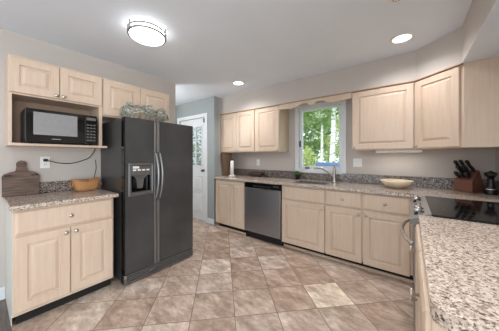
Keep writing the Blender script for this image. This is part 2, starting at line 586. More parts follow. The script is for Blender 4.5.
wpart('crank_handle', m, 'gray_plastic')

# door 1, in the hall
d1 = struct(empty('door_1', (DX1, HW, 0)))
def dpart(name, m, mt, parent=None):
    o = m.build(name, M[mt], parent or d1)
    if parent is None:
        o.matrix_parent_inverse = Matrix.Translation(-Vector(d1.location))
    return o
GX0, GX1, GZ0, GZ1 = -3.90, -3.275, 1.08, 1.90
m = MB()
m.box(DX0 + 0.004, GX0, HW + 0.02, HW + 0.06, 0.01, DZ - 0.004); m.box(GX1, DX1 - 0.004, HW + 0.02, HW + 0.06, 0.01, DZ - 0.004)
m.box(GX0, GX1, HW + 0.02, HW + 0.06, 0.01, GZ0); m.box(GX0, GX1, HW + 0.02, HW + 0.06, GZ1, DZ - 0.004)
for x0, x1 in ((-3.91, -3.61), (-3.57, -3.27)):
    for z0, z1 in ((0.18, 0.50), (0.56, 0.90)):
        m.panel(x0, x1, z0, z1, HW + 0.022, 0.012, 0.02)
slab = dpart('door_slab', m, 'white')
m = MB()
for k in range(1, 3):
    x = GX0 + (GX1 - GX0) * k / 3
    m.box(x - 0.011, x + 0.011, HW + 0.018, HW + 0.04, GZ0, GZ1)
    z = GZ0 + (GZ1 - GZ0) * k / 3
    m.box(GX0, GX1, HW + 0.0185, HW + 0.0395, z - 0.011, z + 0.011)
m.box(GX0, GX0 + 0.02, HW + 0.012, HW + 0.04, GZ0, GZ1); m.box(GX1 - 0.02, GX1, HW + 0.012, HW + 0.04, GZ0, GZ1)
m.box(GX0, GX1, HW + 0.012, HW + 0.04, GZ0, GZ0 + 0.02); m.box(GX0, GX1, HW + 0.012, HW + 0.04, GZ1 - 0.02, GZ1)
dpart('muntin_grille', m, 'white')
dpart('door_pane', MB().box(GX0, GX1, HW + 0.041, HW + 0.045, GZ0, GZ1), 'glass')
m = MB()
for k in range(30):
    z = GZ0 + 0.03 + (GZ1 - GZ0 - 0.06) * k / 29
    m.box(GX0 + 0.022, GX1 - 0.022, HW + 0.0465, HW + 0.062, z - 0.0085, z + 0.0085)
dpart('mini_blind', m, 'blind')
dpart('door_knob', MB().lathe([(0.026, 0), (0.026, 0.006), (0.009, 0.01), (0.009, 0.03), (0.024, 0.04), (0.026, 0.052), (0.016, 0.062), (0, 0.064)], (-3.225, HW + 0.02, 1.0), '-y', 16), 'black_plastic')
dpart('door_chime', MB().box(-3.195, -3.168, HW - 0.03, HW + 0.02, 1.94, 2.02, 0.003), 'gray_plastic')
m = MB()
m.box(DX0 - 0.07, DX0, HW - 0.018, HW - 0.001, 0, DZ + 0.07, 0.003); m.box(DX1, DX1 + 0.075, HW - 0.018, HW - 0.001, 0, DZ + 0.07, 0.003)
m.box(DX0, DX1, HW - 0.018, HW - 0.001, DZ, DZ + 0.07, 0.003)
dpart('door_casing', m, 'white')

# ------------------------------------------------------------------ counters
def tag_counter(o, lab):
    return tag(o, lab, 'countertop')
c = empty('countertop', (-2.25, 0.135, 0.879))
tag_counter(c, 'short speckled granite countertop beside the black refrigerator')
o = MB().box(WL + 0.002, -2.25, 0.135, 0.838, 0.879, 0.914, 0.007, 2).build('slab', M['granite'], c); o.matrix_parent_inverse = Matrix.Translation(-Vector(c.location))
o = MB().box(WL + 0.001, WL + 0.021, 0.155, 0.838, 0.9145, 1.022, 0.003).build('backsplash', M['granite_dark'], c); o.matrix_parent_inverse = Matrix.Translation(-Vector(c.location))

SK = (-1.345, -0.875, 2.70, 3.06)    # sink opening
c = empty('countertop', (-1.2, 2.56, 0.879))
tag_counter(c, 'long speckled granite countertop holding the sink under the window')
def cp(o):
    o.matrix_parent_inverse = Matrix.Translation(-Vector(c.location)); return o
m = MB()
YF = 2.56
# the slab in four blocks around the sink opening
m.prism([(-2.79, YF), (x_ := SK[0], YF), (x_, WB - 0.002), (SX + 0.002, WB - 0.002), (SX + 0.002, HW + 0.03), (-2.80, HW - 0.03)], 0.879, 0.914, 0.006, 2)
m.box(SK[0] - 0.0005, SK[1] + 0.0005, YF, SK[2], 0.879, 0.914, 0.006, 2)
m.box(SK[0] - 0.0005, SK[1] + 0.0005, SK[3], WB - 0.002, 0.879, 0.914)
m.prism([(SK[1], YF), (0.037, YF), (0.037, 2.425), (WR - 0.002, 2.425), (WR - 0.002, WB - 0.002), (SK[1], WB - 0.002)], 0.879, 0.914, 0.006, 2)
cp(m.build('slab', M['granite'], c))
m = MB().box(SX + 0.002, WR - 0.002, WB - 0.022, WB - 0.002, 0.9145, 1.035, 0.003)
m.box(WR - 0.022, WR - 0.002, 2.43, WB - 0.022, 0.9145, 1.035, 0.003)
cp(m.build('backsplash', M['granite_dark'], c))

c = empty('countertop', (0.04, 0.66, 0.879))
tag_counter(c, 'speckled granite counter in the near right corner, with a rounded end')
arc = [(0.040 + 0.055 - 0.055 * math.sin(t), 0.640 + 0.055 - 0.055 * math.cos(t)) for t in [PI / 2 * k / 10 for k in range(11)]]
o = MB().prism([(WR - 0.002, 0.640)] + arc + [(0.040, 1.655), (WR - 0.002, 1.655)], 0.872, 0.914, 0.012, 3).build('slab', M['granite'], c)
cp(o)

# ------------------------------------------------------------------ left cabinets
def unit(name, loc, rz, label, cat):
    return tag(empty(name, loc, rz), label, cat)
u = unit('base_cabinet', (-2.295, 0.155, 0), R(90), 'pale maple floor cabinet with one drawer between the wall end and the refrigerator', 'cabinet')
m = MB().box(0, 0.650, 0.0, 0.572, 0.095, 0.878)
m.build('body', M['maple'], u)
MB().prism([(-0.0005, 0), (-0.004, 0), (-0.004, 0.572), (-0.0005, 0.572)], 0.095, 0.878).prism([(0.0, 0.065), (-0.004, 0.065), (-0.004, 0.572), (0.0, 0.572)], 0.0, 0.0955).build('end_panel', M['pale_end'], u)
MB().box(0.018, 0.650, 0.065, 0.08, 0.0, 0.094).build('toe_kick', M['black_gap'], u)
drawer(u, 0.010, 0.640, 0.692, 0.860)
door(u, 0.010, 0.322, 0.122, 0.676, 0.292, 0.640)
door(u, 0.328, 0.640, 0.122, 0.676, 0.358, 0.640)

u = unit('wall_cabinet', (-2.575, 0.147, 1.362), R(90), 'maple wall cabinet with an open shelf holding the black microwave', 'cabinet')
m = MB()
D = 0.293
m.box(0, 0.652, 0, D, 0.425, 0.745)
m.box(0, 0.022, 0, D, 0.02, 0.425); m.box(0.622, 0.652, 0, D, 0.02, 0.425)
m.build('body', M['maple'], u)
MB().box(0.022, 0.622, D - 0.006, D, 0.022, 0.4249).build('back_panel', M['niche'], u)
MB().box(-0.003, 0.685, -0.045, D, 0.0, 0.022, 0.003).build('shelf', M['maple'], u)
door(u, 0.004, 0.310, 0.438, 0.728, 0.288, 0.462, 0.058)
door(u, 0.316, 0.646, 0.438, 0.728, 0.338, 0.462, 0.058)

u = unit('wall_cabinet', (-2.575, 0.802, 1.70), R(90), 'maple two door wall cabinet above the black refrigerator', 'cabinet')
MB().box(0, 0.766, 0, D, 0.0, 0.407).build('body', M['maple'], u)
door(u, 0.004, 0.378, 0.012, 0.390, 0.352, 0.036)
door(u, 0.384, 0.760, 0.012, 0.390, 0.410, 0.036)

# ------------------------------------------------------------------ back wall cabinets
FY = 2.605     # face frames; the doors stand 20 mm in front
u = unit('base_cabinet', (-2.76, FY, 0), 0, 'narrow two door maple floor cabinet left of the dishwasher', 'cabinet')
MB().box(0, 0.668, 0, 0.58, 0.10, 0.878).build('body', M['maple'], u)
MB().box(0.0, 0.668, 0.065, 0.08, 0, 0.099).build('toe_kick', M['black_gap'], u)
MB().box(0.0, 0.668, 0.048, 0.0645, 0, 0.030, 0.004).build('shoe_moulding', M['maple'], u)
door(u, 0.010, 0.365, 0.12, 0.860, 0.345, 0.815)
door(u, 0.371, 0.660, 0.12, 0.860, 0.392, 0.815, 0.055)

u = unit('base_cabinet', (-1.425, FY, 0), 0, 'maple sink cabinet with one wide door right of the dishwasher', 'cabinet')
m = MB().box(0, 0.60, 0, 0.02, 0.10, 0.878)
m.box(0, 0.018, 0.02, 0.58, 0.10, 0.878); m.box(0.582, 0.60, 0.02, 0.58, 0.10, 0.878); m.box(0.018, 0.582, 0.02, 0.58, 0.10, 0.118); m.box(0.018, 0.582, 0.565, 0.58, 0.118, 0.6)
m.build('body', M['maple'], u)
MB().box(0.0, 0.60, 0.065, 0.08, 0, 0.099).build('toe_kick', M['black_gap'], u)
MB().box(0.0, 0.60, 0.048, 0.0645, 0, 0.030, 0.004).build('shoe_moulding', M['maple'], u)
drawer(u, 0.004, 0.592, 0.690, 0.866, False, 'false_front')
door(u, 0.004, 0.592, 0.088, 0.674, 0.560, 0.628)

u = unit('base_cabinet', (-0.823, FY, 0), 0, 'maple floor cabinet with two drawers above two doors, under the cream bowl', 'cabinet')
MB().box(0, 0.858, 0, 0.58, 0.10, 0.878).build('body', M['maple'], u)
MB().box(0.858, 1.47, 0.0, 0.58, 0.0, 0.878).box(0.858, 0.885, -0.18, 0.0, 0.0, 0.878).build('corner_filler', M['maple'], u)
MB().box(0.0, 0.858, 0.065, 0.08, 0, 0.099).build('toe_kick', M['black_gap'], u)
MB().box(0.0, 0.858, 0.048, 0.0645, 0, 0.030, 0.004).build('shoe_moulding', M['maple'], u)
drawer(u, 0.004, 0.398, 0.690, 0.866); drawer(u, 0.412, 0.822, 0.690, 0.866)
door(u, 0.004, 0.398, 0.088, 0.674, 0.368, 0.628); door(u, 0.412, 0.822, 0.088, 0.674, 0.442, 0.628)

UY = 2.88
def wall_unit(x0, x1, label):
    u = unit('wall_cabinet', (x0, UY, 1.352), 0, label, 'cabinet')
    MB().box(0, x1 - x0, 0, WB - UY - 0.002, 0, 0.738).build('body', M['maple'], u)
    MB().box(0, x1 - x0, -0.030, 0.0, 0.725, 0.739, 0.003).build('crown_strip', M['crown'], u)
    return u
u = wall_unit(SX + 0.004, -2.075, 'maple double door wall cabinet at the left end of the window wall')
door(u, 0.008, 0.395, 0.010, 0.718, 0.372, 0.040); door(u, 0.401, 0.802, 0.010, 0.718, 0.424, 0.040)
u = wall_unit(-2.073, -1.619, 'single door maple wall cabinet just left of the window')
door(u, 0.005, 0.449, 0.010, 0.718, 0.420, 0.036)
u = wall_unit(-0.580, 0.042, 'wide single door maple wall cabinet just right of the window')
door(u, 0.005, 0.612, 0.010, 0.718, 0.026, 0.030)

# diagonal corner cabinet
P0, P1 = Vector((0.045, 2.880, 0)), Vector((0.372, 2.590, 0))
ang = math.atan2(P1.y - P0.y, P1.x - P0.x)
u = unit('wall_cabinet', (P0.x, P0.y, 1.352), 0, 'diagonal maple corner wall cabinet above the knife block', 'cabinet')
rel = lambda x, y: (x - P0.x, y - P0.y)
MB().prism([rel(0.045, WB - 0.002), rel(0.045, 2.880), rel(0.372, 2.590), rel(WR - 0.002, 2.590), rel(WR - 0.002, WB - 0.002)], 0, 0.738).build('body', M['maple'], u)
L = (P1 - P0).length
rm = Matrix.Rotation(ang, 4, 'Z')
d = MB(rm).panel(0.012, L - 0.022, 0.010, 0.718, 0.0, 0.02).build('door', M['maple'], u)
MB(rm).lathe([(0.006, 0.0), (0.005, 0.012), (0.013, 0.018), (0.0155, 0.023), (0.012, 0.028), (0.0, 0.0295)], (0.032, -0.02, 0.030), '-y', 14).build('knob', M['nickel'], d)
MB(rm).box(0.0, L, -0.030, 0.0, 0.725, 0.739, 0.003).build('crown_strip', M['crown'], u)

# scalloped valance over the window
v = []
x0, x1 = -1.617, -0.582
cx_ = (x0 + x1) / 2
prof = []
VP = [(0, 2.004), (0.03, 2.012), (0.085, 2.046), (0.14, 2.042), (0.24, 2.006), (0.32, 1.994), (0.42, 2.002), (0.53, 2.010)]
for k in range(101):
    t = k / 100
    a = abs(t - 0.5) * (x1 - x0)            # distance from the centre
    for (a0, z0_), (a1, z1_) in zip(VP, VP[1:]):
        if a0 <= a <= a1:
            q = (a - a0) / (a1 - a0)
            z = z0_ + (z1_ - z0_) * (3 * q * q - 2 * q ** 3)
    prof.append((x0 + (x1 - x0) * t, z))
o = MB().prism_y(prof + [(x1, 2.090), (x0, 2.090)], 2.862, 2.880).build('window_valance', M['maple'])
tag(o, 'maple valance board with a scalloped lower edge above the window', 'valance')
MB().box(x0, x1, 2.850, 2.8615, 2.077, 2.091, 0.003).build('crown_strip', M['crown'], o)

# ------------------------------------------------------------------ peninsula cabinet (right)
u = unit('base_cabinet', (0.046, 1.640, 0), R(-90), 'maple floor cabinet under the rounded granite counter end, seen edge on', 'cabinet')
m = MB().box(0, 0.915, 0, 0.62, 0.10, 0.871)
m.build('body', M['maple'], u)
MB().box(0.0, 0.925, 0.06, 0.075, 0, 0.099).build('toe_kick', M['black_gap'], u)
drawer(u, 0.006, 0.455, 0.700, 0.858); drawer(u, 0.465, 0.912, 0.700, 0.858)
door(u, 0.006, 0.455, 0.122, 0.682, 0.425, 0.62); door(u, 0.465, 0.912, 0.122, 0.682, 0.885, 0.60)

# ------------------------------------------------------------------ refrigerator
FX = -2.20
u = unit('refrigerator', (FX, 0.865, 0), R(90), 'black side by side refrigerator with a water dispenser in its left door', 'refrigerator')
# local: x along the front (world Y), y into the wall, z up; the fronts at y = 0
W = 0.812
MB().box(0.006, W - 0.006, 0.072, 0.655, 0.02, 1.655, 0.006).build('cabinet_body', M['fridge'], u)
SP = 0.330
DP = (0.038, 0.288, 0.875, 1.205)   # dispenser frame x0 x1 z0 z1
m = MB()
m.box(0.0, DP[0], 0.0, 0.066, 0.11, 1.662, 0.004); m.box(DP[1], SP - 0.004, 0.0, 0.066, 0.11, 1.662, 0.004)
m.box(DP[0] - 0.004, DP[1] + 0.004, 0.0005, 0.066, 0.11, DP[2], 0.0); m.box(DP[0] - 0.004, DP[1] + 0.004, 0.0005, 0.066, DP[3], 1.6615, 0.0)
dl = m.build('freezer_door', M['fridge'], u)
dr = MB().box(SP + 0.004, W, 0.0, 0.066, 0.11, 1.662, 0.006, 2).build('fridge_door', M['fridge'], u)
for dd, x0_, x1_ in ((dl, SP - 0.028, SP - 0.005), (dr, SP + 0.005, SP + 0.028)):
    MB().box(x0_, x1_, -0.006, 0.002, 0.112, 1.658, 0.002).build('edge_trim', M['silver_trim'], dd)
MB().box(-0.002, 0.010, -0.003, 0.06, 0.112, 1.660, 0.002).build('edge_trim', M['black_gloss'], dl)
def handle(x, s, parent):
    pts, n = [], 14
    for k in range(n + 1):
        t = k / n
        pts.append((x + s * 0.012 * math.sin(PI * t), -0.008 - 0.052 * math.sin(PI * t) ** 0.7, 0.80 + 0.52 * t))
    MB().tube(pts, [0.009 + 0.004 * math.sin(PI * k / n) for k in range(n + 1)], 10).build('handle', M['silver_trim'], parent)
handle(SP - 0.022, 1, dl); handle(SP + 0.022, 1, dr)
m = MB()
x0, x1, z0, z1 = DP
m.box(x0, x1, -0.012, 0.03, z0, z0 + 0.03, 0.004); m.box(x0, x1, -0.012, 0.03, z1 - 0.022, z1, 0.004)
m.box(x0, x0 + 0.026, -0.012, 0.03, z0 + 0.03, z1 - 0.022, 0.004); m.box(x1 - 0.018, x1, -0.012, 0.03, z0 + 0.03, z1 - 0.022, 0.004)
disp = m.build('dispenser', M['silver_trim'], u)
MB().box(x0 + 0.02, x1 - 0.012, 0.055, 0.064, z0, z1 - 0.01).build('recess', M['black_gloss'], disp)
m = MB().box(x0 + 0.028, x1 - 0.02, -0.006, 0.05, z0 + 0.205, z1 - 0.024, 0.003)
pn = m.build('control_panel', M['gray_plastic'], disp)
m = MB()
for k in range(4):
    m.box(x0 + 0.04 + 0.045 * k, x0 + 0.072 + 0.045 * k, -0.010, -0.005, z0 + 0.252, z0 + 0.268, 0.002)
m.box(x0 + 0.04, x0 + 0.10, -0.009, -0.005, z0 + 0.276, z0 + 0.298)
m.build('button', M['plate'], pn)
m = MB()
m.prism_y([(x0 + 0.10, z0 + 0.07), (x0 + 0.15, z0 + 0.07), (x0 + 0.165, z0 + 0.17), (x0 + 0.20, z0 + 0.205), (x0 + 0.05, z0 + 0.205), (x0 + 0.085, z0 + 0.17)], 0.02, 0.045)
m.build('paddle', M['gray_plastic'], disp)
m = MB().box(x0 + 0.026, x1 - 0.018, -0.004, 0.055, z0 + 0.028, z0 + 0.036)
m.build('drip_tray', M['gray_plastic'], disp)
MB().box(0.0, W, 0.012, 0.07, 0.018, 0.104).build('grille_back', M['black_gap'], u)
m = MB()
for k in range(4):
    m.box(0.0, W, -0.004, 0.014, 0.018 + 0.0235 * k, 0.031 + 0.0235 * k, 0.002)
m.box(0.0, 0.02, -0.006, 0.014, 0.02, 0.10)
g = m.build('base_grille', M['gray_plastic'], u)
MB().lathe([(0.022, 0), (0.022, 0.004), (0.018, 0.006), (0, 0.006)], (0.27, -0.004, 0.062), '-y', 16, 1.3, 0.7).build('filter_cap', M['gray_plastic'], g)
MB().box(-0.002, 0.022, -0.008, 0.02, 0.075, 0.108, 0.003).build('hinge', M['chrome'], u)
for fx in (0.05, W - 0.09):
    for fy in (0.02, 0.56):
        MB().box(fx, fx + 0.04, fy, fy + 0.04, 0.0, 0.0205).build('roller', M['black_gap'], u)

# ------------------------------------------------------------------ microwave on the shelf
u = unit('microwave', (-2.50, 0.237, 1.386), R(90), 'black countertop microwave with a grey window on the open wall shelf', 'microwave')
W = 0.495; H = 0.292
MB().box(0, W, 0.022, 0.34, 0.006, H, 0.005).build('casing', M['black_plastic'], u)
MB().box(0.0, W * 0.80, 0.0, 0.022, 0.008, H - 0.002, 0.004).build('door', M['black_gloss'], u)
mdoor = u.children[-1]
mdoor = [c_ for c_ in u.children if c_.name.startswith('door')][0]
MB().box(0.046, W * 0.80 - 0.058, -0.003, 0.001, 0.072, H - 0.028, 0.001).build('window', M['glass_screen'], mdoor)
MB().box(0.160, 0.220, -0.0022, 0.001, 0.036, 0.044).build('badge', M['silver_trim'], mdoor)
cp_ = MB().box(W * 0.80 + 0.002, W, 0.0, 0.022, 0.008, H - 0.002, 0.004).build('control_panel', M['black_gloss'], u)
MB().box(W * 0.80 + 0.012, W - 0.012, -0.003, 0.001, H - 0.052, H - 0.024).build('display', M['gray_plastic'], cp_)
b0 = None
for r_ in range(6):
    for q_ in range(3):
        if b0 is None:
            b0 = MB().box(-0.010, 0.010, -0.004, 0.001, -0.007, 0.007, 0.002).build('button', M['gray_plastic'], cp_)
            b = b0
        else:
            b = b0.copy(); col.objects.link(b); b.parent = cp_
        b.location = (W * 0.80 + 0.024 + 0.026 * q_, 0, 0.045 + 0.030 * r_)
for k in range(6):
    MB().box(-0.002, 0.003, 0.06, 0.085, 0.05 + 0.033 * k, 0.06 + 0.033 * k).build('vent_slot', M['gray_plastic'], u)
for fx in (0.03, W - 0.05):
    for fy in (0.04, 0.30):
        MB().box(fx, fx + 0.02, fy, fy + 0.02, -0.001, 0.0075).build('foot', M['black_gap'], u)

# ------------------------------------------------------------------ dishwasher
u = unit('dishwasher', (-2.082, 2.585, 0), 0, 'stainless steel dishwasher with a black control strip', 'dishwasher')
W = 0.648
MB().box(0.004, W - 0.004, 0.032, 0.58, 0.10, 0.872).build('tub_casing', M['black_gap'], u)
dd = MB().box(0.004, W - 0.004, -0.008, 0.03, 0.112, 0.790, 0.006, 2).build('door', M['steel'], u)
cs = MB().box(0.004, W - 0.004, -0.010, 0.03, 0.794, 0.872, 0.004).build('control_strip', M['black_gloss'], u)
m = MB().box(0.17, W - 0.17, -0.0125, -0.009, 0.812, 0.836, 0.001)
m.build('handle_recess', M['black_gap'], cs)
MB().box(W - 0.12, W - 0.03, -0.0118, -0.0095, 0.836, 0.846).build('indicator_strip', M['gray_plastic'], cs)
MB().box(0.004, W - 0.004, 0.05, 0.07, 0.0, 0.099).build('kick_plate', M['black_gap'], u)
MB().box(0.0, 0.02, 0.03, 0.055, 0.0, 0.06).build('levelling_foot', M['black_plastic'], u)

# ------------------------------------------------------------------ range
u = unit('range', (0.03, 2.420, 0), R(-90), 'slide in steel range with a glossy black glass cooktop and front knobs', 'range')
W = 0.760
MB().box(0.002, W - 0.002, 0.012, 0.645, 0.03, 0.908).build('body', M['steel'], u)
MB().box(0.001, W - 0.001, 0.075, 0.645, 0.909, 0.922, 0.003).build('cooktop_glass', M['black_gloss'], u)
ct = [c_ for c_ in u.children if c_.name.startswith('cooktop')][0]
m = MB()
def ring(cx, cy, r):
    n = 40
    a = [m._v((cx + r * math.cos(2 * PI * k / n), cy + r * math.sin(2 * PI * k / n), 0.9224)) for k in range(n)]
    b = [m._v((cx + (r + 0.003) * math.cos(2 * PI * k / n), cy + (r + 0.003) * math.sin(2 * PI * k / n), 0.9224)) for k in range(n)]
    for k in range(n):
        m._f((a[k], b[k], b[(k + 1) % n], a[(k + 1) % n]))
M['ring'] = mat('burner_ring', lin(70, 66, 62), 0.3)
for q in ((0.20, 0.23, 0.105), (0.56, 0.23, 0.085), (0.20, 0.50, 0.08), (0.56, 0.50, 0.105)):
    m = MB(); ring(*q); m.build('burner_ring', M['ring'], ct)
# sloping control panel at the front edge
m = MB()
vs_ = [(0.001, -0.030, 0.845), (0.001, -0.030, 0.875), (0.001, 0.074, 0.925), (0.001, 0.074, 0.845)]
a = [m._v(p) for p in vs_]; b = [m._v((W - 0.001, p[1], p[2])) for p in vs_]
m._f(a); m._f(b[::-1])
for k in range(4):
    m._f((a[k], b[k], b[(k + 1) % 4], a[(k + 1) % 4]))
pnl = m.build('control_panel', M['panel_gray'], u)
sl = math.atan2(0.05, 0.104)
for k, x in enumerate((0.07, 0.17, 0.38, 0.54, 0.64)):
    mt = Matrix.Translation((x, 0.018, 0.8985)) @ Matrix.Rotation(-sl, 4, 'X').inverted()
    if k == 2:
        MB(mt).box(-0.075, 0.075, -0.022, 0.022, 0.0, 0.003).build('display', M['black_gloss'], pnl)
    else:
        kb = MB(mt).lathe([(0.024, 0.006), (0.021, 0.03), (0.018, 0.034), (0.0, 0.034)], (0, 0, 0), 'z', 18).build('knob', M['chrome'], pnl)
        MB(mt).lathe([(0.031, -0.002), (0.031, 0.004), (0.026, 0.007), (0.0, 0.007)], (0, 0, 0), 'z', 20).build('knob_skirt', M['black_plastic'], kb)
od = MB().box(0.004, W - 0.004, -0.012, 0.012, 0.235, 0.835, 0.004).build('oven_door', M['steel'], u)
MB().box(0.12, W - 0.12, -0.0135, -0.010, 0.33, 0.62).build('oven_window', M['black_gloss'], od)
n = 18
m = MB().tube([(0.06 + 0.66 * k / n, -0.012 - 0.068 * math.sin(PI * k / n) ** 0.6, 0.712) for k in range(n + 1)], 0.0125, 10)
m.build('handle', M['nickel'], od)
MB().box(0.004, W - 0.004, -0.010, 0.012, 0.055, 0.228, 0.004).build('storage_drawer', M['steel'], u)
MB().box(0.01, W - 0.01, 0.04, 0.06, 0.0, 0.054).build('kick_plate', M['black_gap'], u)

# ------------------------------------------------------------------ sink and faucet
m = MB()
x0, x1, y0, y1 = SK
t_ = 0.004
m.box(x0 + 0.001, x1 - 0.001, y0 + 0.001, y1 - 0.001, 0.700, 0.704)
m.box(x0 + 0.001, x0 + 0.005, y0 + 0.001, y1 - 0.001, 0.704, 0.900); m.box(x1 - 0.005, x1 - 0.001, y0 + 0.001, y1 - 0.001, 0.704, 0.900)
m.box(x0 + 0.005, x1 - 0.005, y0 + 0.001, y0 + 0.005, 0.704, 0.900); m.box(x0 + 0.005, x1 - 0.005, y1 - 0.005, y1 - 0.001, 0.704, 0.900)
u = empty('sink', ((x0 + x1) / 2, (y0 + y1) / 2, 0.70))
tag(u, 'undermount stainless sink basin in the counter below the window', 'sink')
inv = Matrix.Translation(-Vector(u.location))
o = m.build('basin', M['steel'], u); o.matrix_parent_inverse = inv
o = MB().lathe([(0.042, 0.7045), (0.042, 0.707), (0.03, 0.7075), (0.028, 0.705), (0, 0.705)], ((x0 + x1) / 2, (y0 + y1) / 2, 0), 'z', 20).build('drain', M['chrome'], u); o.matrix_parent_inverse = inv

u = unit('faucet', (-0.845, 3.055, 0.9145), R(0), 'brushed nickel pull out faucet with an arched spout by the sink', 'faucet')
MB().lathe([(0.030, 0), (0.030, 0.006), (0.024, 0.014), (0.021, 0.05), (0.020, 0.16), (0.022, 0.20), (0.018, 0.212), (0, 0.215)], (0, 0, 0), 'z', 20).build('body', M['nickel'], u)
pts = []
for k in range(15):
    t = k / 14
    pts.append((-0.01 - 0.235 * t, -0.02 - 0.11 * t, 0.075 + 0.125 * math.sin(min(1, t * 1.06) * PI * 0.62) / 1.0 - 0.0 * t))
MB().tube(pts, [0.0135] * 11 + [0.0145, 0.016, 0.0165, 0.0165], 12).build('spout', M['nickel'], u)
MB().tube([(0, 0, 0.205), (0.005, -0.01, 0.235), (0.012, -0.03, 0.262)], [0.011, 0.009, 0.008], 10).build('lever', M['nickel'], u)

# ------------------------------------------------------------------ wall plates
def plate(loc, rz, label, n=1, kind='outlet'):
    u = unit('wall_outlet' if kind == 'outlet' else 'light_switch', loc, rz, label, kind)
    w = 0.036 + 0.020 * (n - 1)
    MB().box(-w, w, -0.006, -0.0005, -0.058, 0.058, 0.002).build('cover_plate', M['plate'], u)
    for k in range(n):
        xx = (k - (n - 1) / 2) * 0.044
        if kind == 'outlet':
            for zz in (-0.021, 0.021):
                s_ = MB().box(xx - 0.016, xx + 0.016, -0.008, -0.005, zz - 0.014, zz + 0.014, 0.003).build('socket', M['plate'], u)
                MB().box(xx - 0.008, xx - 0.005, -0.0086, -0.0075, zz - 0.005, zz + 0.006).box(xx + 0.005, xx + 0.008, -0.0086, -0.0075, zz - 0.005, zz + 0.006).build('slot', M['black_gap'], s_)
        else:
            MB().box(xx - 0.015, xx + 0.015, -0.010, -0.005, -0.032, 0.032, 0.003).build('rocker', M['plate'], u)
    return u
plate((WL, 0.407, 1.215), R(90), 'white wall outlet with a black plug, between cutting board and refrigerator')
plate((-2.245, WB, 1.165), 0, 'small white wall outlet above the dishwasher end of the counter')
plate((-0.572, WB, 1.190), 0, 'white double light switch plate just right of the window', 2, 'switch')

# cords
def cord(pts, r, label):
    pts = [Vector(p) for p in pts]
    sm = []
    for i in range(len(pts) - 1):
        p0, p1, p2, p3 = pts[max(i - 1, 0)], pts[i], pts[i + 1], pts[min(i + 2, len(pts) - 1)]
        for k in range(6):
            t = k / 6
            sm.append(0.5 * ((2 * p1) + (p2 - p0) * t + (2 * p0 - 5 * p1 + 4 * p2 - p3) * t * t + (3 * p1 - p0 - 3 * p2 + p3) * t ** 3))
    sm.append(pts[-1])
    return sm
u = unit('power_cord', (WL, 0.407, 1.236), 0, 'thin black power cord drooping from the outlet toward the refrigerator', 'cord')
MB().box(0.0085, 0.036, -0.016, 0.016, -0.013, 0.013, 0.004).build('plug', M['cord'], u)
MB().tube(cord([(0.034, 0.0, 0.0), (0.05, 0.04, -0.012), (0.03, 0.10, -0.03), (0.012, 0.20, -0.035), (0.012, 0.30, -0.005), (0.014, 0.36, 0.03), (0.02, 0.40, 0.10), (0.04, 0.405, 0.123)], 0, ''), 0.004, 6).build('cable', M['cord'], u)
o = MB().tube(cord([(0, 0, 0.32), (0.0, 0.006, 0.22), (0.004, -0.012, 0.12), (0.006, -0.004, 0.012)], 0, ''), 0.0035, 6).build('power_cord', M['cord'])
o.location = (WL + 0.026, 0.818, 0.917)
tag(o, 'thin black cord hanging straight down the wall beside the refrigerator', 'cord')

# ------------------------------------------------------------------ things on the left counter
# cutting board, leaning on the wall
u = unit('cutting_board', (WL + 0.060, 0.245, 0.9160), R(90), 'dark brown wooden cutting board with an arched handle, leaning on the left wall', 'cutting board')
out = [(-0.118, 0.0), (0.114, 0.0), (0.116, 0.18), (0.105, 0.20), (0.075, 0.215), (0.045, 0.222), (0.036, 0.232)]
for k in range(11):
    t = R(-25) + R(230) * k / 10
    out.append((0.0 + 0.034 * math.cos(t), 0.285 + 0.036 * math.sin(t)))
out += [(-0.036, 0.232), (-0.045, 0.222), (-0.075, 0.215), (-0.107, 0.20), (-0.118, 0.18)]
mt = Matrix.Rotation(R(-6), 4, 'X')
MB(mt).prism_y(out, 0.0, 0.018).build('board', M['dark_wood'], u)
for s in (-1, 1):
    mt2 = mt @ Matrix.Translation((0.085 * s, 0, 0.185))
    MB(mt2).tube([(-0.02, 0.0, 0), (-0.018, -0.014, 0), (0.018, -0.014, 0), (0.02, 0.0, 0)], 0.004, 6).build('side_handle', M['black_plastic'], u)

# shallow wicker basket
u = unit('wicker_basket', (-2.735, 0.702, 0.9145), R(0), 'shallow honey coloured woven basket with side handles on the left counter', 'basket')
def basket(m, L_, W_, H_):
    n = 40
    def ring(s, z):
        r = []
        for k in range(n):
            t = 2 * PI * k / n
            c_, s_ = math.cos(t), math.sin(t)
            x = math.copysign(abs(c_) ** 0.5, c_) * W_ * s
            y = math.copysign(abs(s_) ** 0.5, s_) * L_ * s
            r.append(m._v((x, y, z + 0.012 * (abs(y) / L_) ** 3)))
        return r
    rs = [ring(0.80, 0.0), ring(0.88, 0.03), ring(0.96, 0.075), ring(1.0, H_), ring(0.955, H_), ring(0.91, 0.075), ring(0.80, 0.012)]
    m._f(rs[0][::-1]); m._f(rs[-1])
    for q, w in zip(rs, rs[1:]):
        for k in range(n):
            m._f((q[k], q[(k + 1) % n], w[(k + 1) % n], w[k]), True)
m = MB(); basket(m, 0.115, 0.085, 0.105); m.build('bowl', M['wicker'], u)
for s in (-1, 1):
    MB().tube([(-0.05, 0.114 * s, 0.085), (-0.045, 0.126 * s, 0.06), (0.0, 0.124 * s, 0.035), (0.045, 0.126 * s, 0.06), (0.05, 0.114 * s, 0.085)], 0.006, 8).build('handle', M['wicker'], u)
m = MB()
n = 40
def sup(t, L_, W_):
    c_, s_ = math.cos(t), math.sin(t)
    return (math.copysign(abs(c_) ** 0.5, c_) * W_, math.copysign(abs(s_) ** 0.5, s_) * L_)
m.tube([(*sup(2 * PI * k / n, 0.114, 0.084), 0.107 + 0.012 * (abs(sup(2 * PI * k / n, 0.114, 0.084)[1]) / 0.115) ** 3) for k in range(n + 1)], 0.007, 6)
m.build('rim', M['wicker'], u)

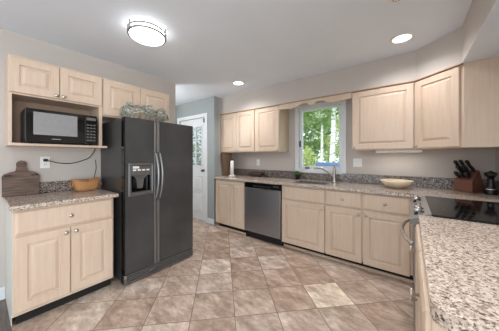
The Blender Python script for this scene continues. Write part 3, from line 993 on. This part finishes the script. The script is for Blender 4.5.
# openwork floral basket on the refrigerator
u = unit('floral_centerpiece', (-2.43, 1.185, 1.6635), R(90), 'openwork silver metal floral centrepiece lying on top of the refrigerator', 'ornament')
n = 48
LX, LY = 0.262, 0.165
m = MB().tube([(LX * 0.72 * math.cos(2 * PI * k / n), LY * 0.7 * math.sin(2 * PI * k / n), 0.008) for k in range(n + 1)], 0.007, 6)
m.tube([(LX * math.cos(2 * PI * k / n), LY * math.sin(2 * PI * k / n), 0.085 + 0.012 * math.sin(12 * PI * k / n)) for k in range(n + 1)], 0.006, 6)
m.build('rim', M['ornament'], u)
rnd = random.Random(5)
for k in range(22):
    t = 2 * PI * k / 22
    m = MB()
    b_ = Vector((LX * 0.72 * math.cos(t), LY * 0.7 * math.sin(t), 0.008)); e = Vector((LX * math.cos(t + 0.12), LY * math.sin(t + 0.12), 0.088))
    m.tube([b_, (b_ + e) / 2 + Vector((0.015 * math.cos(t + 1.5), 0.015 * math.sin(t + 1.5), 0.01)), e, e + Vector((0.012 * math.cos(t - 1), 0.012 * math.sin(t - 1), 0.014))], [0.005, 0.005, 0.004, 0.003], 6)
    m.build('scroll', M['ornament'], u)
def flower(parent, c_, r, tilt):
    m = MB(Matrix.Translation(c_) @ Euler(tilt).to_matrix().to_4x4())
    for layer, (np_, rr, up) in enumerate(((6, r, 0.25), (5, r * 0.65, 0.7))):
        for k in range(np_):
            a = 2 * PI * k / np_ + layer * 0.5
            da = 0.42
            p = [(0, 0, 0.003 * layer)]
            for aa, q in ((a - da, 0.6), (a - da * 0.7, 0.92), (a, 1.0), (a + da * 0.7, 0.92), (a + da, 0.6)):
                p.append((rr * q * math.cos(aa), rr * q * math.sin(aa), rr * up * q * q))
            vs_ = [m._v(x) for x in p]
            for i in range(1, 5):
                m._f((vs_[0], vs_[i], vs_[i + 1]))
    m.lathe([(r * 0.2, 0.0), (r * 0.22, r * 0.25), (0, r * 0.36)], (0, 0, 0), 'z', 8)
    return m.build('flower', M['ornament'], parent)
for k in range(26):
    t = 2 * PI * k / 26 + rnd.uniform(-0.08, 0.08)
    q = rnd.uniform(0.86, 1.02)
    flower(u, (LX * q * math.cos(t), LY * q * math.sin(t), rnd.uniform(0.05, 0.115)), rnd.uniform(0.034, 0.05), (rnd.uniform(-0.7, 0.7) - 0.7 * math.sin(t), rnd.uniform(-0.4, 0.4) + 0.7 * math.cos(t), rnd.uniform(0, 6)))
for k in range(20):
    flower(u, (rnd.uniform(-0.20, 0.20), rnd.uniform(-0.09, 0.09), rnd.uniform(0.10, 0.19)), rnd.uniform(0.04, 0.055), (rnd.uniform(-0.6, 0.6), rnd.uniform(-0.6, 0.6), rnd.uniform(0, 6)))
m = MB().lathe([(0.17, 0.0), (0.18, 0.01), (0.175, 0.012), (0.0, 0.008)], (0, 0, 0), 'z', 32, 1.1, 0.6)
m.build('tray', M['ornament'], u)

# ------------------------------------------------------------------ things on the back counter
u = unit('vase', (-2.792, 2.90, 0.9145), 0, 'tall tapered brown woven vase in the corner left of the paper towel', 'vase')
MB().lathe([(0.045, 0), (0.05, 0.01), (0.062, 0.12), (0.085, 0.27), (0.105, 0.40), (0.108, 0.415), (0.098, 0.415), (0.078, 0.27), (0.055, 0.12), (0.0, 0.02)], (0, 0, 0), 'z', 28).build('body', M['brown_weave'], u)
MB().lathe([(0.104, 0.405), (0.112, 0.41), (0.112, 0.42), (0.103, 0.422), (0.098, 0.412), (0.104, 0.405)], (0, 0, 0), 'z', 28).build('rim', M['brown_wood'], u)

u = unit('paper_towel_holder', (-2.595, 2.85, 0.9145), 0, 'slim white paper towel roll upright on a stand with a dark finial', 'paper towel')
MB().lathe([(0.062, 0), (0.062, 0.01), (0.055, 0.015), (0.0, 0.015)], (0, 0, 0), 'z', 24).build('base', M['plate'], u)
MB().lathe([(0.014, 0.016), (0.031, 0.017), (0.031, 0.282), (0.014, 0.284)], (0, 0, 0), 'z', 28).build('paper_roll', M['paper'], u)
MB().lathe([(0.009, 0.015), (0.009, 0.286), (0.020, 0.290), (0.026, 0.300), (0.018, 0.314), (0.0, 0.318)], (0, 0, 0), 'z', 16).build('finial_rod', M['dark_tray'], u)

u = unit('serving_tray', (-2.22, 3.06, 0.9145), 0, 'low dark brown oval dish on the counter behind the dishwasher', 'dish')
MB().lathe([(0.0, 0.0), (0.08, 0.0), (0.10, 0.04), (0.115, 0.075), (0.110, 0.078), (0.09, 0.04), (0.07, 0.012), (0, 0.01)], (0, 0, 0), 'z', 32, 1.5, 0.75).build('dish', M['dark_tray'], u)
for s in (-1, 1):
    MB().tube([(0.165 * s, -0.03, 0.062), (0.19 * s, -0.02, 0.07), (0.19 * s, 0.02, 0.07), (0.165 * s, 0.03, 0.062)], 0.007, 8).build('handle', M['dark_tray'], u)

u = unit('potted_plant', (-1.415, 3.09, 0.9145), 0, 'small leafy green plant in a black pot by the window', 'plant')
MB().lathe([(0.032, 0), (0.036, 0.004), (0.042, 0.075), (0.044, 0.08), (0.038, 0.08), (0.036, 0.072), (0, 0.07)], (0, 0, 0), 'z', 20).build('pot', M['black_plastic'], u)
m = MB()
rnd = random.Random(3)
for k in range(150):
    t = rnd.uniform(0, 2 * PI); e = rnd.uniform(0.15, 1.4); r = rnd.uniform(0.02, 0.062)
    c_ = Vector((r * math.cos(t) * math.cos(e) * 1.1, r * math.sin(t) * math.cos(e) * 1.1, 0.078 + 0.9 * r * math.sin(e)))
    a = Vector((rnd.uniform(-1, 1), rnd.uniform(-1, 1), rnd.uniform(-0.3, 1))).normalized()
    b_ = a.cross(Vector((rnd.uniform(-1, 1), rnd.uniform(-1, 1), rnd.uniform(-1, 1)))).normalized()
    s_ = rnd.uniform(0.008, 0.014)
    m._f([m._v(c_ - a * s_), m._v(c_ + b_ * s_ * 0.5), m._v(c_ + a * s_), m._v(c_ - b_ * s_ * 0.5)])
for k in range(14):
    t = rnd.uniform(0, 2 * PI)
    m.tube([(0, 0, 0.07), (0.03 * math.cos(t), 0.03 * math.sin(t), 0.105)], 0.0015, 4)
m.build('foliage', M['leaf'], u)

u = unit('bowl', (-0.125, 2.905, 0.9145), 0, 'wide shallow cream bowl on the counter under the right wall cabinet', 'bowl')
MB().lathe([(0.05, 0.0), (0.055, 0.004), (0.10, 0.025), (0.14, 0.058), (0.158, 0.088), (0.154, 0.090), (0.135, 0.062), (0.095, 0.031), (0.05, 0.012), (0.0, 0.010)], (0, 0, 0), 'z', 40).build('vessel', M['bowl'], u)
MB().lathe([(0.045, 0.0003), (0.050, 0.0003), (0.050, 0.006), (0.045, 0.006)], (0, 0, 0), 'z', 32).build('foot_ring', M['bowl'], u)

u = unit('under_cabinet_light', (-0.335, 2.95, 1.3515), 0, 'slim white light bar fixed under the cabinet right of the window', 'light')
MB().box(0, 0.44, 0, 0.10, -0.030, 0.0, 0.006).build('housing', M['plate'], u)
MB().box(0.02, 0.42, 0.015, 0.085, -0.0335, -0.029).build('diffuser', M['paper'], u)
lamp('under_cabinet_bulb', 'AREA', (-0.115, 3.0, 1.31), 0.7, (1, 0.98, 0.95), (0, 0, 0), shape='RECTANGLE', size=0.4, size_y=0.06)

# knife block with its knives
KB = (0.482, 3.045, 0.9145)
kang = R(50)
u = unit('knife_block', KB, kang, 'slanted reddish brown wooden knife block in the far right counter corner', 'knife block')
# local x: along the slant; knives rise toward -x
sec = [(-0.090, 0.0), (0.080, 0.0), (0.080, 0.03), (0.004, 0.222), (-0.090, 0.118)]
m = MB().prism_y(sec, -0.0725, 0.0725)
m.build('block', M['brown_wood'], u)
nrm = Vector((-0.65, 0, 0.76)).normalized()
# slots face: from (-0.105, .105) to (0.035, .225)
fa, fb = Vector((-0.090, 0, 0.118)), Vector((0.004, 0, 0.222))
fd = (fb - fa).normalized()
nrm = Vector((-fd.z, 0, fd.x))
rotK = Matrix.Translation(KB) @ Matrix.Rotation(kang, 4, 'Z')
def knife(s, y, ln, w, label, kind='knife'):
    base = fa + fd * s + Vector((0, y, 0))
    k_ = empty('kitchen_knife', rotK @ (base + nrm * 0.0015))
    ez = nrm; ey = Vector((0, 1, 0)); ex = ey.cross(ez)
    k_.rotation_euler = (Matrix.Rotation(kang, 3, 'Z') @ Matrix((ex, ey, ez)).transposed()).to_euler()
    tag(k_, label, 'knife', 'kitchen knives in the wooden block')
    m = MB().box(-w, w, -0.0012, 0.0012, 0.0, 0.016)
    m.build('bolster', M['chrome'], k_)
    m = MB()
    m.tube([(0, 0, 0.014), (0.002, 0, ln * 0.3), (-0.002, 0, ln * 0.65), (0.004, 0, ln), (0.006, 0, ln + 0.008)], [0.012, 0.016, 0.014, 0.017, 0.011], 10)
    h_ = m.build('handle', M['black_plastic'], k_)
    m = MB()
    for q in (0.3, 0.55, 0.8):
        m.lathe([(0.003, -0.0135), (0.003, 0.0135)], (0.0, 0, ln * q), 'y', 8)
    m.build('rivet', M['nickel'], h_)
    return k_
knife(0.116, -0.050, 0.155, 0.012, 'black handled knife in the top row of the block, nearest the cream bowl')
knife(0.116, 0.000, 0.160, 0.013, 'black handled knife in the middle of the top row of the block')
knife(0.116, 0.048, 0.150, 0.012, 'black handled knife in the top row of the block, nearest the wall')
knife(0.072, -0.028, 0.125, 0.011, 'black handled knife in the middle row of the block, on the bowl side')
knife(0.072, 0.022, 0.125, 0.011, 'black handled knife in the middle row of the block, on the wall side')
knife(0.028, -0.046, 0.085, 0.009, 'short black handled knife lowest in the block, nearest the cream bowl')
knife(0.028, -0.002, 0.080, 0.009, 'short black handled knife in the lowest row of the block, in its centre')
knife(0.028, 0.040, 0.080, 0.009, 'short black handled knife in the lowest row of the block, nearest the wall')

u = unit('pepper_mill', (0.604, 2.945, 0.9145), 0, 'dark turned pepper mill standing right of the knife block', 'pepper mill')
MB().lathe([(0.044, 0), (0.046, 0.008), (0.044, 0.04), (0.034, 0.07), (0.022, 0.115), (0.024, 0.16), (0.0, 0.162)], (0, 0, 0), 'z', 24).build('body', M['black_plastic'], u)
MB().lathe([(0.0445, 0.046), (0.043, 0.052), (0.041, 0.060), (0.040, 0.046)], (0, 0, 0), 'z', 24).build('band', M['chrome'], u)
MB().lathe([(0.020, 0.163), (0.034, 0.172), (0.044, 0.190), (0.043, 0.206), (0.018, 0.214), (0.010, 0.222), (0.0, 0.226)], (0, 0, 0), 'z', 24).build('cap', M['black_plastic'], u)

# ------------------------------------------------------------------ ceiling fixtures
u = unit('ceiling_light', (-1.865, 0.925, CZ), 0, 'round flush ceiling light with a frosted dome and two thin metal rings', 'light')
MB().lathe([(0.0, -0.001), (0.14, -0.001), (0.14, -0.02), (0.0, -0.02)], (0, 0, 0), 'z', 40).build('pan', M['plate'], u)
MB().lathe([(0.158, -0.0205), (0.160, -0.062), (0.150, -0.082), (0.115, -0.098), (0.07, -0.106), (0.0, -0.109)], (0, 0, 0), 'z', 48).build('dome', M['dome'], u)
for z0_ in (-0.034, -0.072):
    MB().lathe([(0.1605, z0_), (0.173, z0_), (0.173, z0_ + 0.011), (0.1605, z0_ + 0.011), (0.1605, z0_)], (0, 0, 0), 'z', 56).build('ring', M['ring_metal'], u)
for k in range(3):
    t = R(158) + 2 * PI / 3 * k
    MB().tube([(0.174 * math.cos(t), 0.174 * math.sin(t), -0.002), (0.174 * math.cos(t), 0.174 * math.sin(t), -0.078)], 0.008, 8).build('post', M['ring_metal'], u)

u.scale = (0.92, 0.92, 0.92)
def can(x, y, label, e):
    u = unit('recessed_light', (x, y, CZ), 0, label, 'light')
    MB().lathe([(0.075, -0.0005), (0.098, -0.0005), (0.096, -0.006), (0.078, -0.008), (0.075, -0.0005)], (0, 0, 0), 'z', 36).build('trim_ring', M['plate'], u)
    MB().lathe([(0.0, -0.003), (0.076, -0.003), (0.076, -0.001), (0, -0.001)], (0, 0, 0), 'z', 32).build('lens', M['can'], u)
    lamp('can_or_fill_spot', 'SPOT', (x, y, CZ - 0.02), e, (0.98, 0.98, 1.0), (0, 0, 0), spot_size=R(150), spot_blend=0.9, shadow_soft_size=0.07)
can(-0.062, 2.485, 'round recessed ceiling light nearest the right corner', 31)
can(-2.10, 2.45, 'round recessed ceiling light near the hall door', 44)
u = unit('smoke_detector', (-0.072, 1.80, CZ), 0, 'small round smoke detector on the ceiling at the top edge', 'detector')
MB().lathe([(0.055, -0.0005), (0.055, -0.014), (0.045, -0.026), (0.0, -0.028)], (0, 0, 0), 'z', 28).build('cover', M['plate'], u)
m = MB()
for k in range(10):
    t = 2 * PI * k / 10
    m.box(-0.004, 0.004, -0.003, 0.003, 0, 0) if False else m.lathe([(0.004, -0.0275), (0.004, -0.0285)], (0.026 * math.cos(t), 0.026 * math.sin(t), 0), 'z', 6)
m.build('grille_slot', M['gray_plastic'], u)

# ------------------------------------------------------------------ outdoors
GZ = -0.5
tag(struct(MB().box(-30, 20, WB + 0.4, 40, GZ - 0.1, GZ).build('ground', M['lawn'])), 'green lawn outside the window', 'lawn')
def tree(x, y, h, tr, seed, label, leaf, cr, cz, nleaf, size=0.12, lean_=None):
    rnd = random.Random(seed)
    u = unit('birch_tree', (x, y, GZ), 0, label, 'tree')
    lean = lean_ if lean_ is not None else rnd.uniform(-0.03, 0.03)
    m = MB().tube([(lean * h * k / 8 + rnd.uniform(-0.02, 0.02), rnd.uniform(-0.02, 0.02), h * k / 8) for k in range(9)], [tr * (1 - 0.75 * k / 8) for k in range(9)], 10)
    for k in range(7):
        z = h * rnd.uniform(0.4, 0.9); t = rnd.uniform(0, 2 * PI); l_ = cr * rnd.uniform(0.5, 0.9)
        m.tube([(lean * z, 0, z), (lean * z + l_ * 0.5 * math.cos(t), l_ * 0.5 * math.sin(t), z + 0.25 * l_), (lean * z + l_ * math.cos(t), l_ * math.sin(t), z + 0.6 * l_)], [tr * 0.3, tr * 0.2, tr * 0.08], 6)
    m.build('trunk', M['birch'], u)
    m = MB()
    clumps = []
    while len(clumps) < max(40, nleaf // 45):
        p = Vector((rnd.uniform(-1, 1), rnd.uniform(-1, 1), rnd.uniform(-1, 1)))
        if p.length < 1:
            clumps.append((Vector((p.x * cr * 0.88, p.y * cr * 0.88, h * cz + p.z * h * (1 - cz) * 0.95)), rnd.uniform(0.10, 0.22) * cr))
    for k in range(nleaf):
        q, w = clumps[k % len(clumps)]
        p = q + Vector((rnd.gauss(0, w * 0.6), rnd.gauss(0, w * 0.6), rnd.gauss(0, w * 0.5)))
        a = Vector((rnd.uniform(-1, 1), rnd.uniform(-1, 1), rnd.uniform(-1, 1))).normalized()
        b_ = a.cross(Vector((rnd.uniform(-1, 1), rnd.uniform(-1, 1), rnd.uniform(-1, 1)))).normalized()
        s_ = rnd.uniform(0.6, 1.3) * size
        m._f([m._v(p - a * s_), m._v(p + b_ * s_ * 0.6), m._v(p + a * s_), m._v(p - b_ * s_ * 0.6)])
    m.build('crown', leaf, u)
TL, TP = M['tree_leaf'], M['tree_leaf_pale']
tree(-2.80, 9.6, 7.5, 0.135, 1, 'thick white birch trunk at the right of the window view', TL, 1.8, 0.72, 2600, 0.085, 0.035)
tree(-4.70, 14.0, 8.0, 0.105, 2, 'slim white birch in the middle of the window view', TL, 1.9, 0.72, 3600, 0.10, 0.012)
tree(-7.0, 18.3, 9.0, 0.15, 3, 'slim birch farther back, at the left of the window view', TL, 2.0, 0.56, 5000, 0.11, 0.01)
tree(-10.4, 23.0, 10.0, 0.17, 4, 'farthest leafy tree at the left edge of the window view', TL, 2.6, 0.52, 5200, 0.13)
tree(-8.2, 29.5, 11.0, 0.18, 6, 'far leafy tree behind the thick birch', TP, 3.4, 0.5, 6000, 0.16)
def bush(x, y, r, h, seed, label, leaf, n):
    rnd = random.Random(seed)
    u = unit('garden_shrub', (x, y, GZ), 0, label, 'shrub')
    m = MB()
    for k in range(8):
        t = rnd.uniform(0, 2 * PI)
        m.tube([(0, 0, 0), (0.3 * r * math.cos(t), 0.3 * r * math.sin(t), h * 0.4), (0.7 * r * math.cos(t), 0.7 * r * math.sin(t), h * 0.8)], [0.025, 0.018, 0.006], 5)
    m.build('stem', M['soil'], u)
    m = MB()
    for k in range(n):
        t = rnd.uniform(0, 2 * PI); e = math.asin(rnd.uniform(0, 1)); q = rnd.uniform(0.55, 1)
        p = Vector((r * q * math.cos(t) * math.cos(e), r * q * math.sin(t) * math.cos(e), 0.1 + h * q * math.sin(e)))
        a = Vector((rnd.uniform(-1, 1), rnd.uniform(-1, 1), rnd.uniform(-1, 1))).normalized()
        b_ = a.cross(Vector((rnd.uniform(-1, 1), rnd.uniform(-1, 1), rnd.uniform(-1, 1)))).normalized()
        s_ = rnd.uniform(0.05, 0.11)
        m._f([m._v(p - a * s_), m._v(p + b_ * s_ * 0.6), m._v(p + a * s_), m._v(p - b_ * s_ * 0.6)])
    m.build('foliage', leaf, u)
bush(-3.05, 7.2, 0.80, 2.1, 11, 'pale yellow green shrub at the lower left of the window view', TP, 1500)
bush(-1.75, 7.6, 0.45, 1.7, 12, 'green shrub at the lower right of the window view', TL, 900)
bush(-6.6, 6.0, 1.5, 3.2, 14, 'green shrub outside the hall door glass', TL, 2200)
# blue cushioned bench
u = unit('garden_bench', (-1.95, 6.4, GZ), R(6), 'blue cushioned garden bench outside, just beyond the window sill', 'bench')
MB().box(-0.42, 0.42, -0.25, 0.25, 0.42, 0.60, 0.03, 2).build('seat_cushion', M['blue'], u)
MB().box(-0.42, 0.42, 0.20, 0.34, 0.58, 1.60, 0.03, 2).build('back_cushion', M['blue'], u)
for sx in (-0.38, 0.36):
    for sy in (-0.22, 0.24):
        MB().box(sx, sx + 0.03, sy, sy + 0.03, 0.0, 0.42).build('leg', M['white'], u)
